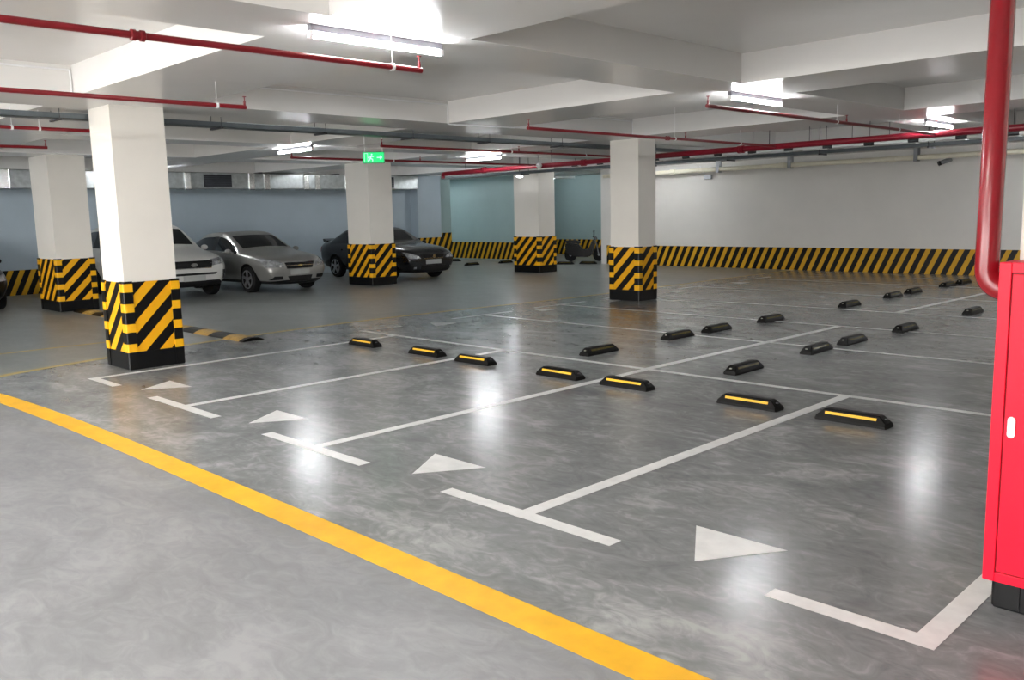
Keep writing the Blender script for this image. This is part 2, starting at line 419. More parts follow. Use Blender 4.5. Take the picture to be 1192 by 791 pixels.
lamp(-18.7, 6.0, 'x', 'tube lamp near the left wall, hidden behind the nearest column')
lamp(-20.3, 22., 'x', 'unseen tube lamp added to light the far recess, behind the farthest column')  # fill lamp added out of sight to brighten the dark recess
off = 'tube lamp over the driving lane, outside the photographed view'
for x in (-14.6, -9.8, -4.7, .3): lamp(x, -3.2, 'x', off, ZS-ZB, 'lanetube')
for x in (-12.2, -6.8, -2.2, 2.6): lamp(x, -4.7, 'x', off, 0., 'lanetube')
for x in (-1.0, 4.): lamp(x, 17.6, 'x', 'unseen tube lamp added to light the far wall, beyond the right edge')  # unseen lamps added so the far wall is evenly bright
lamp(-18.5, -.5, 'x', 'unseen tube lamp added above the parked cars, beyond the left edge')  # unseen lamp added to lift the left wall and the cars
lamp(-18.3, 12.5, 'x', 'unseen tube lamp added to light the left wall, behind the exit sign column', ZS-ZB)  # added where the column covers it, to brighten the left wall
lamp(-23.2, 18.2, 'y', 'unseen tube lamp added to light the far left corner, behind the striped wall end', ZS-ZB)  # unseen fill lamp added to brighten the teal corner wall
lamp(-17.6, 17.75, 'y', 'tube lamp before the teal corner wall, hidden behind the farthest column', ZS-ZB)

t = thing('dome_lamp', (-14.75, 15.05, 2.83), 'small round glowing lamp at the top of the farthest column', 'ceiling lamp')
MB().lathe([(.10, .03), (.13, .03), (.13, .0), (.10, 0)], (-14.75, 15.05, 2.83), 'z', 20).build('rim', 'white_plastic', t, smooth=True)
MB().lathe([(.11, .0), (.09, -.03), (.04, -.045), (.0, -.047)], (-14.75, 15.05, 2.83), 'z', 20).build('glowing_cover', 'dome', t, smooth=True)
MB().tube([(-14.75, 15.05, 2.86), (-14.75, 15.05, ZS)], .012, 8).build('rod', 'dark_steel', t)
t = thing('smoke_detector', (-10.85, 11.75, 2.9), 'small white cone detector hanging in front of the red main pipe', 'detector')
MB().lathe([(.02, .06), (.05, .05), (.075, .01), (.07, -.02), (.03, -.06), (.0, -.065)], (-10.85, 11.75, 2.86), 'z', 18).build('detector_head', 'white_plastic', t, smooth=True)
MB().tube([(-10.85, 11.75, 2.91), (-10.85, 11.75, ZS)], .010, 8).build('rod', 'dark_steel', t)

# ------------------------------------------------------------------ sprinkler pipes
def head(mb, p):
    x, y, z = p
    mb.tube([(x, y, z), (x, y, z+.05)], .012, 8)
    mb.lathe([(.006, .05), (.006, .085), (.02, .088), (.02, .094), (.004, .096)], (x, y, z), 'z', 10)
def sprinkler_pipe(x, ya, yb, z, r, label, ends=(1,), heads=(), couplings=(), hangers=(), mat='redpipe'):
    t = thing('sprinkler_pipe', (x, (ya+yb)/2, z), label, 'sprinkler pipe', 'red sprinkler pipes under the ceiling')
    MB().tube([(x, ya, z), (x, yb, z)], r, 12).build('pipe', mat, t, smooth=True)
    for y in couplings:
        MB().lathe([(r+.002, -.045), (r+.012, -.04), (r+.012, -.015), (r+.005, -.012), (r+.005, .012), (r+.012, .015), (r+.012, .04), (r+.002, .045)], (x, y, z), 'y', 14).build('coupling', mat, t, smooth=True)
    for y in heads:
        mb = MB(); head(mb, (x, y, z+r*.6)); mb.build('sprinkler_head', 'redpipe', t, smooth=True)
    for y in hangers:
        mb = MB(); mb.lathe([(r+.003, -.012), (r+.006, -.012), (r+.006, .012), (r+.003, .012)], (x, y, z), 'y', 14)
        mb.tube([(x, y, z+r), (x, y, ZS)], .003, 6)
        mb.build('hanger', 'white_plastic', t, smooth=True)
    return t
sprinkler_pipe(-1.95, -7., 1.0, 2.89, .022, 'red sprinkler pipe crossing the top left, ending below the nearest lamp', heads=(.98,), couplings=(-1.2,), hangers=(.72, -2.2))
sprinkler_pipe(-4.85, -7., 1.06, 2.90, .022, 'red sprinkler pipe ending just past the top of the nearest column', heads=(1.05,), hangers=(.75,))
sprinkler_pipe(-8.1, -7., 1.1, 2.91, .022, 'red sprinkler pipe ending behind the top of the nearest column', heads=(1.08,), hangers=(-.2, .1))
sprinkler_pipe(-11., -7., 1.08, 2.915, .022, 'red sprinkler pipe farthest left, ending before the wide left column', heads=(1.06,), hangers=(.4,))
sprinkler_pipe(-4.85, 5.18, 11.845, 2.90, .022, 'red sprinkler pipe passing in front of the middle column top', heads=(5.2, 8.9), hangers=(8.6, 10.6), couplings=(8.4,))
sprinkler_pipe(-2.0, 5.1, 11.845, 2.90, .022, 'red sprinkler pipe under the right-hand centre lamp', heads=(5.12, 8.6), hangers=(8.3, 10.4))
sprinkler_pipe(-8.1, 5.15, 11.845, 2.885, .022, 'red sprinkler pipe starting right of the exit sign', heads=(5.17, 8.3), hangers=(8.1, 10.2))
sprinkler_pipe(-11., 5.25, 11.845, 2.88, .022, 'red sprinkler pipe running behind the exit sign', heads=(5.27, 8.3), hangers=(7.6,))
t = thing('sprinkler_main', (-4, 11.9, 2.89), 'thick red main pipe running across under the far ceiling', 'pipe')
MB().tube([(-14.4, 11.9, 2.84), (-9, 11.9, 2.87), (-6, 11.9, 2.895), (9.5, 11.9, 2.92)], .055, 16).build('pipe', 'redmain', t, smooth=True)
for x in (-12.9, -9.6, -8.0, -5.6, 1.5):
    MB().lathe([(.057, -.07), (.075, -.06), (.075, -.02), (.062, -.02), (.062, .02), (.075, .02), (.075, .06), (.057, .07)], (x, 11.9, 2.86 if x < -9 else 2.89), 'x', 16).build('coupling', 'redmain', t, smooth=True)
for x in (-13.6, -10.6, -5.0, -4.2, -3.4, -2.75, .4):
    MB().tube([(x, 11.9, 2.93), (x, 11.9, ZS)], .006, 6).build('hanger', 'dark_steel', t)
mb = MB(); mb.tube([(-14.4, 11.9, 2.84), (-14.46, 11.9, 2.835), (-14.5, 11.9, 2.80), (-14.5, 11.9, 2.72)], .055, 14); mb.build('elbow', 'redmain', t, smooth=True)

# riser into the hose cabinet
t = thing('riser_pipe', (2.35, .46, 1.4), 'shiny red riser pipe dropping from the ceiling into the side of the hose cabinet', 'pipe')
pts = [(2.352, .46, ZB), (2.342, .46, 1.50)]
for k in range(1, 9):
    a = k/8*PI/2; pts.append((2.342+.083*(1-math.cos(a)), .46, 1.50-.083*math.sin(a)))

MB().tube(pts, .046, 24).build('pipe', 'redriser', t, smooth='all')
MB().tube([(2.352, .46, 3.02), (3.4, .46, 3.02)], .046, 18).build('tee_branch', 'redmain', t, smooth=True)

# ------------------------------------------------------------------ hose cabinet
t = thing('fire_hose_cabinet', (2.75, .47, .2), 'bright red fire hose cabinet fixed in front of the right-hand column', 'cabinet')
x0, x1, yf, yb, z0, z1 = 2.414, 3.02, .375, .565, .20, 1.535
mb = MB(); mb.box(x0, x1, yf+.02, yb, z0, z1, .004)
fr = .046
mb.box(x0, x0+fr, yf, yf+.03, z0, z1, .003); mb.box(x1-fr, x1, yf, yf+.03, z0, z1, .003)
mb.box(x0+fr, x1-fr, yf, yf+.03, z1-fr*.9, z1, .003); mb.box(x0+fr, x1-fr, yf, yf+.03, z0, z0+fr*.9, .003)
mb.build('cabinet_body', 'cabred', t)
MB().box(x0+fr-.001, x1-fr+.001, yf+.012, yf+.02, z0+fr*.9, z1-fr*.9).build('door_seam', 'seam', t)
door = MB().box(x0+fr+.005, x1-fr-.005, yf+.001, yf+.018, z0+fr*.9+.005, z1-fr*.9-.005, .002).build('door', 'cabred', t)
def stadium(cx, cz, w, h, n=10):
    o = []
    for k in range(n+1): a = PI*k/n; o.append((cx+w*math.cos(a), cz+h-w+w*math.sin(a)))
    for k in range(n+1): a = PI+PI*k/n; o.append((cx+w*math.cos(a), cz-h+w+w*math.sin(a)))
    return o
hx, hz = x0+fr+.032, .868
hd = MB().prism(stadium(hx, hz, .014, .044), 'y', yf-.006, yf+.004).build('door_handle', 'white_plastic', door)
hd['label'] = 'white oval door handle'
MB().prism(stadium(hx, hz-.012, .006, .016), 'y', yf-.009, yf-.004).build('latch_button', 'chrome', hd)

# ------------------------------------------------------------------ wheel stops
def wheel_stop(strip_mat):
    t = thing('wheel_stop', (0, 0, 0), '', 'wheel stop')
    L, Wd, H = .60, .155, .095
    mb = MB(); bm = mb.bm
    secs = [(-.5, .88, .10), (-.485, .98, .42), (-.40, 1, .93), (-.375, 1, 1), (.375, 1, 1), (.40, 1, .93), (.485, .98, .42), (.5, .88, .10)]
    rings = []
    for sx, sw, sh in secs:
        x = sx*L; w = Wd/2*sw; h = H*sh; top = .034 + .035*(1-sh)
        rings.append([bm.verts.new(p) for p in ((x, -w, 0), (x, -w, min(.022, h*.6)), (x, -top-.012, h*.93), (x, -top, h), (x, top, h), (x, top+.012, h*.93), (x, w, min(.022, h*.6)), (x, w, 0))])
    for A, B in zip(rings, rings[1:]):
        for k in range(8): bm.faces.new((A[k], A[(k+1) % 8], B[(k+1) % 8], B[k]))
    bm.faces.new(list(reversed(rings[0]))); bm.faces.new(rings[-1])
    body = mb.build('rubber_body', 'rubber', t, local=True)
    # reflective strip let into the sloping face on the entry side
    p1 = Vector((0, -.0715, .030)); p2 = Vector((0, -.049, .083)); n = Vector((0, -.92, .39)).normalized()*.003
    a = p1.lerp(p2, .48); b = p1.lerp(p2, .86)
    mb = MB(); v = []
    for q in (0, 1):
        for (pp, sx) in ((a, -.36), (a, .36), (b, .36), (b, -.36)):
            v.append(mb.bm.verts.new(Vector((sx*L, pp.y, pp.z)) + n*(q*1.4-.4)))
    for q in ((0,1,2,3), (4,5,6,7), (0,1,5,4), (1,2,6,5), (2,3,7,6), (3,0,4,7)): mb.bm.faces.new([v[i] for i in q])
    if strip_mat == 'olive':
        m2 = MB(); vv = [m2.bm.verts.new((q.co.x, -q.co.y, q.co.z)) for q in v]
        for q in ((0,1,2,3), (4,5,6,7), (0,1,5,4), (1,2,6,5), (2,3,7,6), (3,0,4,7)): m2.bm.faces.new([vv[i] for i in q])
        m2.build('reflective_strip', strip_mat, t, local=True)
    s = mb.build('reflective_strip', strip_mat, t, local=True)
    for sx in (-1, 1):
        MB().lathe([(.014, 0), (.014, .006), (.008, .010)], (sx*.455*L, 0, H*.66), 'z', 12).build('bolt_cap', 'glint' if strip_mat == 'olive' else 'dark_steel', t, local=True, smooth=True)
    return t
ws = wheel_stop('stripyel'); ws['group'] = 'wheel stops of the front row'
ordl = ['black wheel stop with bright yellow strip, first in the front row from the red cabinet',
 'black wheel stop with bright yellow strip, second in the front row from the red cabinet',
 'black wheel stop with bright yellow strip, third in the front row from the red cabinet',
 'black wheel stop with bright yellow strip, middle one of the seven in the front row',
 'black wheel stop with bright yellow strip, third in the front row from its left end',
 'black wheel stop with bright yellow strip, second in the front row from its left end',
 'black wheel stop with bright yellow strip, at the left end of the front row']
for i, (x, y) in enumerate([(.49, 3.45), (-.47, 3.46), (-1.86, 3.46), (-2.77, 3.46), (-4.18, 3.50), (-5.13, 3.53), (-6.47, 3.52)]):
    o = ws if i == 0 else copy_tree(ws)
    relabel(o, ordl[i], (x, y, 0)); o.rotation_euler = (0, 0, random.uniform(-.02, .02))
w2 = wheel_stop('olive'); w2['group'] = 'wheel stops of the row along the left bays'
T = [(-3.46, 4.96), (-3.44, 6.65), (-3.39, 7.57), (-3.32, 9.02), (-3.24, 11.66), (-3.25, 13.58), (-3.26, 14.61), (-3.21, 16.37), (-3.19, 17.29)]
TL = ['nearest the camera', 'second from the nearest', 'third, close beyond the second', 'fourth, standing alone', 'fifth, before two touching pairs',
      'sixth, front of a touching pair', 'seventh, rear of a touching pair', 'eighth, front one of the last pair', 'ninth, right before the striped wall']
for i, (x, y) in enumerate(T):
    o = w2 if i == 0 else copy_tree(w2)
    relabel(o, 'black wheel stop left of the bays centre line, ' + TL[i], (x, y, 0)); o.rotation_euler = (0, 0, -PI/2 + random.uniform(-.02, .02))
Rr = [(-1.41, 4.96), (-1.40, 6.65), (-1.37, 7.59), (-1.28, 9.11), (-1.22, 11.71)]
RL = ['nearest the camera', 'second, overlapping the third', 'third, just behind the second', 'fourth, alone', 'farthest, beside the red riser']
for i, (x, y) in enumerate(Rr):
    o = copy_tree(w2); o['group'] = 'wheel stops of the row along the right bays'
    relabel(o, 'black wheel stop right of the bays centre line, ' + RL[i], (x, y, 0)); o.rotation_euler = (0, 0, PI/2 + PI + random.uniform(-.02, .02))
FL = [((-15.8, 19.34), 'by the parked scooter'), ((-16.4, 18.85), 'left of the parked scooter'), ((-19.2, 17.1), 'nearest one left of the farthest column'),
      ((-19.0, 18.55), 'right beside the farthest column'), ((-21.8, 18.5), 'at the foot of the corner pilaster')]
for i, ((x, y), l) in enumerate(FL):
    o = copy_tree(w2); o['group'] = 'wheel stops by the far teal wall'
    relabel(o, 'small dark wheel stop near the far teal wall, ' + l, (x, y, 0)); o.rotation_euler = (0, 0, .35 if i in (0, 1, 4) else PI/2)

# ------------------------------------------------------------------ speed bump
t = thing('speed_bump', (-11.8, 2.78, 0), 'low yellow and black speed bump lying across the lane behind the nearest column', 'speed bump')
n = 14; xa, xb = -15.25, -8.35; wseg = (xb-xa)/n
for k in range(n):
    a = xa+k*wseg; b = a+wseg-.004
    prof = [(2.60, 0), (2.63, .018), (2.70, .045), (2.78, .052), (2.86, .045), (2.93, .018), (2.96, 0)]
    MB().prism(prof, 'x', a, b).build('bump_segment', 'bumpyel' if k % 2 else 'rubber', t)
MB().prism([(2.60, 0), (2.63, .018), (2.70, .045), (2.78, .052), (2.86, .045), (2.93, .018), (2.96, 0)], 'x', xb, xb+.12).build('end_piece', 'rubber', t)

# ------------------------------------------------------------------ cable trays and pipes
t = thing('cable_tray', (-7.97, 4, 3.03), 'grey steel cable tray hanging along the beam from the left edge to the middle column', 'cable tray')
def tray_y(x, ya, yb, z, w, h):
    mb = MB(); th = .004
    mb.box(x-w/2, x+w/2, ya, yb, z, z+th); mb.box(x-w/2, x-w/2+th, ya, yb, z, z+h); mb.box(x+w/2-th, x+w/2, ya, yb, z, z+h)
    return mb
tray_y(-7.97, -7., 14.2, 3.02, .22, .065).build('tray_channel', 'tray', t)
MB().box(-8.085, -7.855, 2.4, 3.9, 3.083, 3.093).build('tray_cover', 'galv', t)
for y in (-1.4, .25, 2.3, 3.95, 5.6, 7.3, 9.2):
    mb = MB(); mb.box(-8.13, -7.81, y-.02, y+.02, 2.995, 3.019)
    for q in (-.145, .145): mb.tube([(-7.97+q, y, 3.0), (-7.97+q, y, ZB if .03 < y < 1.33 or 5.36 < y < 6.62 else ZS)], .005, 6)
    mb.build('hanger', 'dark_steel', t)
t = thing('cable_tray', (-8, 14.5, 2.9), 'dark cable tray hanging below the red main pipe along the far wall', 'cable tray')
mb = MB(); mb.box(-17.5, 9, 14.38, 14.62, 2.86, 2.866); mb.box(-17.5, 9, 14.38, 14.386, 2.86, 2.93); mb.box(-17.5, 9, 14.614, 14.62, 2.86, 2.93)
mb.build('tray_channel', 'tray', t)
for k in range(14):
    x = -11 + k*.9
    MB().box(x, x+.55, 14.40, 14.60, 2.932, 2.95).build('cable_bundle', 'white_plastic', t)
for x in (-14, -9.6, -7.4, -5.2, -3.0, -.8):
    mb = MB(); mb.box(x-.02, x+.02, 14.34, 14.66, 2.83, 2.858)
    for s in (-.15, .15): mb.tube([(x, 14.5+s, 2.85), (x, 14.5+s, ZS)], .007, 6)
    mb.build('hanger', 'dark_steel', t)
t = thing('drain_pipe', (-8, 19.1, 2.9), 'cream plastic drain pipe running along the top of the far wall', 'pipe')
MB().tube([(-14.9, 19.1, 2.885), (8, 19.1, 2.905)], .062, 16).build('pipe', 'cream', t, smooth=True)
for x in (-12.2, -8.6, -5.6, -1.9):
    MB().lathe([(.064, -.09), (.078, -.085), (.078, .085), (.064, .09)], (x, 19.1, 2.89), 'x', 16).build('pipe_collar', 'cream', t, smooth=True)
for x in (-10.6, -8.35, -5.0, -2.3, .6):
    mb = MB(); mb.box(x-.05, x+.05, 19.02, 19.18, 2.80, 2.825); mb.box(x-.05, x+.05, 19.015, 19.03, 2.80, ZB); mb.box(x-.05, x+.05, 19.17, 19.185, 2.80, ZB)
    mb.build('bracket', 'steel', t)
t = thing('conduit', (-4, 13.9, 3.0), 'white conduit with dark clamps running just below the red main pipe', 'conduit')
MB().tube([(-12.2, 13.9, 2.965), (-6, 13.9, 2.95), (7, 13.9, 2.965)], .034, 12).build('pipe', 'white_plastic', t, smooth=True)
for k in range(16):
    x = -11.6 + k*.85
    MB().tube([(x-.10, 13.9, 2.957), (x+.10, 13.9, 2.957)], .039, 12).build('clamp', 'dark_steel', t, smooth=True)
    if k % 3 == 0: MB().tube([(x, 13.9, 2.96), (x, 13.9, ZS)], .006, 6).build('hanger', 'dark_steel', t)
t = thing('floor_drain', (-6.2, 9.26, 0), 'small dark floor drain grate in front of the middle column', 'drain')
MB().box(-6.38, -6.02, 9.11, 9.41, .0025, .006).build('frame', 'dark_steel', t)
for k in range(6): MB().box(-6.36, -6.04, 9.125+k*.047, 9.150+k*.047, .006, .010).build('grate_bar', 'dark_steel', t)
# white conduits on the beams
def conduit(path, label):
    o = MB().tube(path, .011, 8).build('ceiling_conduit', 'white_plastic', None, smooth=True)
    tag(o, label, 'conduit', 'thin white conduits fixed to the beams')
conduit([(-6.665, 1.35, 3.40), (-6.665, 5.33, 3.40), (-6.665, 5.345, 3.39), (-6.665, 5.345, 3.115), (-6.65, 5.36, 3.112), (-6.5, 6.6, 3.112)], 'thin white conduit along the beam in the middle of the ceiling, dropping at its corner')
conduit([(-6.665, -4.0, 3.40), (-6.665, .0, 3.40), (-6.665, .015, 3.39), (-6.665, .015, 3.12)], 'thin white conduit on the beam above the nearest column, dropping at its corner')
conduit([(-6.665, 6.65, 3.40), (-6.665, 9.85, 3.40), (-6.665, 9.865, 3.12)], 'thin white conduit on the beam above the middle column')

# duct along the left wall
t = thing('ventilation_duct', (-20.6, 8, 2.85), 'grey metal ventilation duct with foil wrapped joints along the top of the left wall', 'duct')
MB().box(-20.97, -20.42, -4, 15.8, 2.66, 3.10, .01).build('duct_body', 'galv', t)
for y in (2.2, 2.9, 4.3, 7.6, 9.55, 10.05, 11.4, 11.8, 12.9):
    mb = MB(); w = .10 if y > 3 else .22
    mb.box(-20.98, -20.37, y-w, y+w, 2.62, 3.115, .03); mb.build('foil_joint', 'foil', t)
for y in (8.5, 14.35):
    g = MB().box(-20.425, -20.40, y-.42, y+.42, 2.70, 3.05).build('grille', 'darkgrille', t)
    mb = MB()
    for k in range(6): mb.box(-20.405, -20.392, y-.40, y+.40, 2.73+k*.05, 2.738+k*.05)
    mb.build('louvre_blade', 'tray', g)
for y in (9.8, 12.5): MB().box(-20.8, -20.3, y-.06, y+.06, 3.1, 3.129).build('hanger', 'dark_steel', t)

# ------------------------------------------------------------------ exit sign, wall camera
sx, sy, sz = -8.95, 5.62, 2.765
t = thing('exit_sign', (0, 0, 0), 'lit green emergency exit sign with a running figure hanging from the ceiling', 'exit sign')
t.location = (sx, sy, sz); t.rotation_euler = (0, 0, math.radians(48))
MB().box(-.185, .185, -.018, .018, -.095, .095, .005).build('sign_box', 'green_plastic', t, local=True)
pn = MB().box(-.175, .175, -.022, -.0185, -.085, .085).build('lit_panel', 'exitgreen', t, local=True)
mb = MB()
def bar(a, b, w):
    a, b = Vector((a[0], 0, a[1])), Vector((b[0], 0, b[1])); d = (b-a).normalized(); n_ = Vector((-d.z, 0, d.x))*w
    y = -.0245; mb.face([(p.x, y, p.z) for p in (a-n_, b-n_, b+n_, a+n_)])
ox = -.045
bar((ox+.005, .028), (ox-.012, -.018), .013); bar((ox+.0, .028), (ox+.035, .010), .006); bar((ox+.035, .01), (ox+.05, .026), .006)
bar((ox+.004, .03), (ox-.034, .018), .006); bar((ox-.034, .018), (ox-.044, -.006), .006)
bar((ox-.010, -.014), (ox+.030, -.030), .008); bar((ox+.030, -.030), (ox+.026, -.066), .007)
bar((ox-.012, -.014), (ox-.022, -.044), .008); bar((ox-.022, -.044), (ox-.056, -.054), .007)
mb.face([(ox+.014+.014*math.cos(a), -.0245, .052+.014*math.sin(a)) for a in [2*PI*k/14 for k in range(14)]])
bar((-.155, .07), (-.155, -.07), .004); bar((-.155, .07), (-.10, .07), .004); bar((-.10, .07), (-.10, -.07), .004)
bar((.055, 0), (.14, 0), .008); bar((.14, 0), (.108, .030), .008); bar((.14, 0), (.108, -.030), .008)
mb.build('running_figure_symbol', 'exitwhite', pn, local=True)
MB().tube([(-.15, 0, .09), (-.15, 0, ZS-sz)], .006, 8).build('hanging_rod', 'white_plastic', t, local=True)
MB().tube([(.15, 0, .09), (.15, 0, ZS-sz)], .006, 8).build('hanging_rod', 'white_plastic', t, local=True)

t = thing('security_camera', (-4.42, YW, 2.79), 'small white bullet security camera on the far wall under the cream pipe', 'security camera')
a = Vector((-4.52, YW-.28, 2.74)); b = Vector((-4.33, YW-.12, 2.83))
MB().tube([a, b], .055, 14).build('camera_body', 'steel', t, smooth=True)
d = (a-b).normalized(); MB().tube([a+d*.001, a+d*.05], .058, 14).build('lens', 'trim', t, smooth=True)
MB().tube([b, (-4.30, YW-.06, 2.86), (-4.30, YW, 2.86)], .02, 8).build('bracket', 'white_plastic', t, smooth=True)
t = thing('wall_box', (-11.25, YW-.05, 2.70), 'small grey junction box with a cable on the far wall beside the middle column', 'junction box')
MB().box(-11.37, -11.13, YW-.09, YW, 2.64, 2.78, .01).build('box_body', 'steel', t)
MB().tube([(-11.36, YW-.04, 2.78), (-11.5, YW-.05, 2.9), (-11.55, YW-.04, 3.05)], .012, 8).build('cable', 'white_plastic', t, smooth=True)

# ------------------------------------------------------------------ cars
def mirror_rings(st):
    """st: list of (x, [(y,z) half section bottom centre -> top centre])"""
    return st
def build_car(name, loc, rz, label, P):
    t = thing(name, loc, label, 'car', None, rz)
    st = P['stations']; parts = P['cells']      # cells: function(i, j, side) -> part index
    bm = bmesh.new(); rings = []
    nj = len(st[0][1])
    for x, sec in st:
        right = [(-y, z) for y, z in sec]; left = [(y, z) for y, z in sec]
        # ring: bottom centre, right side up, top centre, left side down
        ring = [bm.verts.new((x, right[k][0], right[k][1])) for k in range(nj)] + [bm.verts.new((x, left[k][0], left[k][1])) for k in range(nj-2, 0, -1)]
        rings.append(ring)
    n_ = len(rings[0])
    def jj(k): return (k, -1) if k < nj-1 else (2*nj-3-k, 1)      # cell index in the half section, side
    for i in range(len(rings)-1):
        for k in range(n_):
            f = bm.faces.new((rings[i][k], rings[i][(k+1) % n_], rings[i+1][(k+1) % n_], rings[i+1][k]))
            j, s = jj(k); f.material_index = parts(i, j, s)
    for ring, idx in ((rings[0], 0), (rings[-1], len(rings))):
        for j in range(nj-1):
            def V(k): return ring[k], ring[(n_-k) % n_]
            a, a2 = V(j); b, b2 = V(j+1)
            vs = []
            for v in (a, b, b2, a2):
                if v not in vs: vs.append(v)
            if len(vs) >= 3:
                f = bm.faces.new(vs); f.material_index = parts(-1 if idx == 0 else len(rings)-1, j, 0)
    bmesh.ops.recalc_face_normals(bm, faces=bm.faces)
    me = bpy.data.meshes.new('tmp'); bm.to_mesh(me); bm.free()
    ob = bpy.data.objects.new('tmp', me); C.objects.link(ob)
    names = P['parts']
    for nm, mt in names: me.materials.append(M[mt])
    m_ = ob.modifiers.new('s', 'SUBSURF'); m_.levels = 2; m_.render_levels = 2
    # wheel housings
    cm = MB()
    for wx in P['axles']:
        for s in (-1, 1):
            y0, y1 = sorted((s*(P['half']-.30), s*(P['half']+.3)))
            cm.lathe([(P['wr']+.055, y0), (P['wr']+.055, y1)], (wx, 0, P['wr']+.0), 'y', 28)
    cut = cm.build('tmpcut', [names[k][1] for k in range(len(names))])
    ai = [k for k, q in enumerate(names) if q[0] == 'wheel_housing'][0]
    for p in cut.data.polygons: p.material_index = ai
    b_ = ob.modifiers.new('b', 'BOOLEAN'); b_.operation = 'DIFFERENCE'; b_.object = cut; b_.solver = 'EXACT'
    dg = bpy.context.evaluated_depsgraph_get(); dg.update()
    ev = ob.evaluated_get(dg); em = bpy.data.meshes.new_from_object(ev)
    bm = bmesh.new(); bm.from_mesh(em)
    tree = BVHTree.FromBMesh(bm)
    for k, (nm, mt) in enumerate(names):
        b2 = bm.copy()
        bmesh.ops.delete(b2, geom=[f for f in b2.faces if f.material_index != k], context='FACES')
        if not b2.faces: b2.free(); continue
        for f in b2.faces: f.material_index = 0; f.smooth = True
        b2.faces.index_update()
        groups = [None]
        if nm in ('wheel_housing', 'window_pillar'):
            b2.faces.ensure_lookup_table(); seen = set(); groups = []
            for f in b2.faces:
                if f.index in seen: continue
                st_, g_ = [f], set()
                while st_:
                    q = st_.pop()
                    if q.index in g_: continue
                    g_.add(q.index); st_ += [f2 for e in q.edges for f2 in e.link_faces if f2.index not in g_]
                seen |= g_; groups.append(g_)
        for g_ in groups:
            pm = bpy.data.meshes.new(nm); b4 = b2.copy()
            if g_ is not None: bmesh.ops.delete(b4, geom=[f for f in b4.faces if f.index not in g_], context='FACES')
            b4.to_mesh(pm); b4.free(); pm.materials.append(M[mt])
            try: pm.set_sharp_from_angle(angle=.8)
            except Exception: pass
            o = bpy.data.objects.new(nm, pm); C.objects.link(o); o.parent = t
        b2.free()
    bm.free()
    bpy.data.objects.remove(ob); bpy.data.objects.remove(cut); bpy.data.meshes.remove(em)
    # conforming patches
    def front(y, z, lift):
        h = tree.ray_cast(Vector((5, y, z)), Vector((-1, 0, 0)))
        return (h[0] + h[1]*lift) if h[0] is not None else Vector((P['nose']-.3, y, z))
    def rear(y, z, lift):
        h = tree.ray_cast(Vector((-5, y, z)), Vector((1, 0, 0)))
        return (h[0] + h[1]*lift) if h[0] is not None else Vector((-P['nose']+.2, y, z))
    def side(x, z, lift, s):
        h = tree.ray_cast(Vector((x, s*3, z)), Vector((0, -s, 0)))
        return (h[0] + h[1]*lift) if h[0] is not None else Vector((x, s*P['half'], z))
    def patch(nm, mt, quad, fn, lift=.012, nu=8, nv=4, parent=t):
        q = [Vector((*c, 0)) for c in quad]; b3 = MB(); g = []
        for top in (0, 1):
            gg = []
            for v in range(nv+1):
                row = []
                for u in range(nu+1):
                    p = (q[0].lerp(q[1], u/nu)).lerp(q[3].lerp(q[2], u/nu), v/nv)
                    row.append(b3.bm.verts.new(fn(p.x, p.y, lift if top else -.01)))
                gg.append(row)
            g.append(gg)
        for top in (0, 1):
            for v in range(nv):
                for u in range(nu): b3.bm.faces.new((g[top][v][u], g[top][v][u+1], g[top][v+1][u+1], g[top][v+1][u]))
        rim = [(0, u) for u in range(nu)] + [(v, nu) for v in range(nv)] + [(nv, u) for u in range(nu, 0, -1)] + [(v, 0) for v in range(nv, 0, -1)]
        for k in range(len(rim)):
            a, b = rim[k], rim[(k+1) % len(rim)]
            b3.bm.faces.new((g[0][a[0]][a[1]], g[0][b[0]][b[1]], g[1][b[0]][b[1]], g[1][a[0]][a[1]]))
        return b3.build(nm, mt, parent, smooth=True, local=True)
    P['detail'](t, patch, front, side, rear)
    # wheels
    wr = P['wr']
    for wx in P['axles']:
        for s in (-1, 1):
            yc = s*(P['half']-.115)
            w = MB().lathe([(wr*.66, -.10), (wr*.9, -.105), (wr*.98, -.085), (wr, -.05), (wr, .05), (wr*.98, .085), (wr*.9, .105), (wr*.66, .10)], (wx, yc, wr), 'y', 32).build('wheel', 'tyre', t, smooth=True, local=True)
            mb = MB(); yo = yc + s*.103
            q0, q1 = yo-.012, yo+.012; mb.lathe([(wr*.62, q0), (wr*.69, q0), (wr*.69, q1), (wr*.62, q1), (wr*.62, q0)], (wx, 0, wr), 'y', 32, cap=False)
            for k in range(5):
                an = 2*PI*k/5 + .3
                mb.box(wr*.08, wr*.66, -.034, .034, -.012, .012, .004, Matrix.Translation((wx, yo, wr)) @ Matrix.Rotation(PI/2, 4, 'X') @ Matrix.Rotation(an, 4, 'Z'))
            mb.lathe([(wr*.16, -.014), (wr*.16, .014)], (wx, yo, wr), 'y', 16)
            rim = mb.build('rim', 'alloy', w, smooth=True, local=True)
    return t

def sec(wb, zb, wm, zm, wbelt, zbelt, wr, zr, wt, zt, zc):
    """half section bottom centre -> top centre"""
    return [(0, zb), (wb*.75, zb), (wb, zb+.05), (wm, zm), (wm*.995, (zm*.45+zbelt*.55)), (wbelt, zbelt), (wr, zr), (wt, zt), (wt*.5, (zt+zc)/2+.004), (0, zc)]
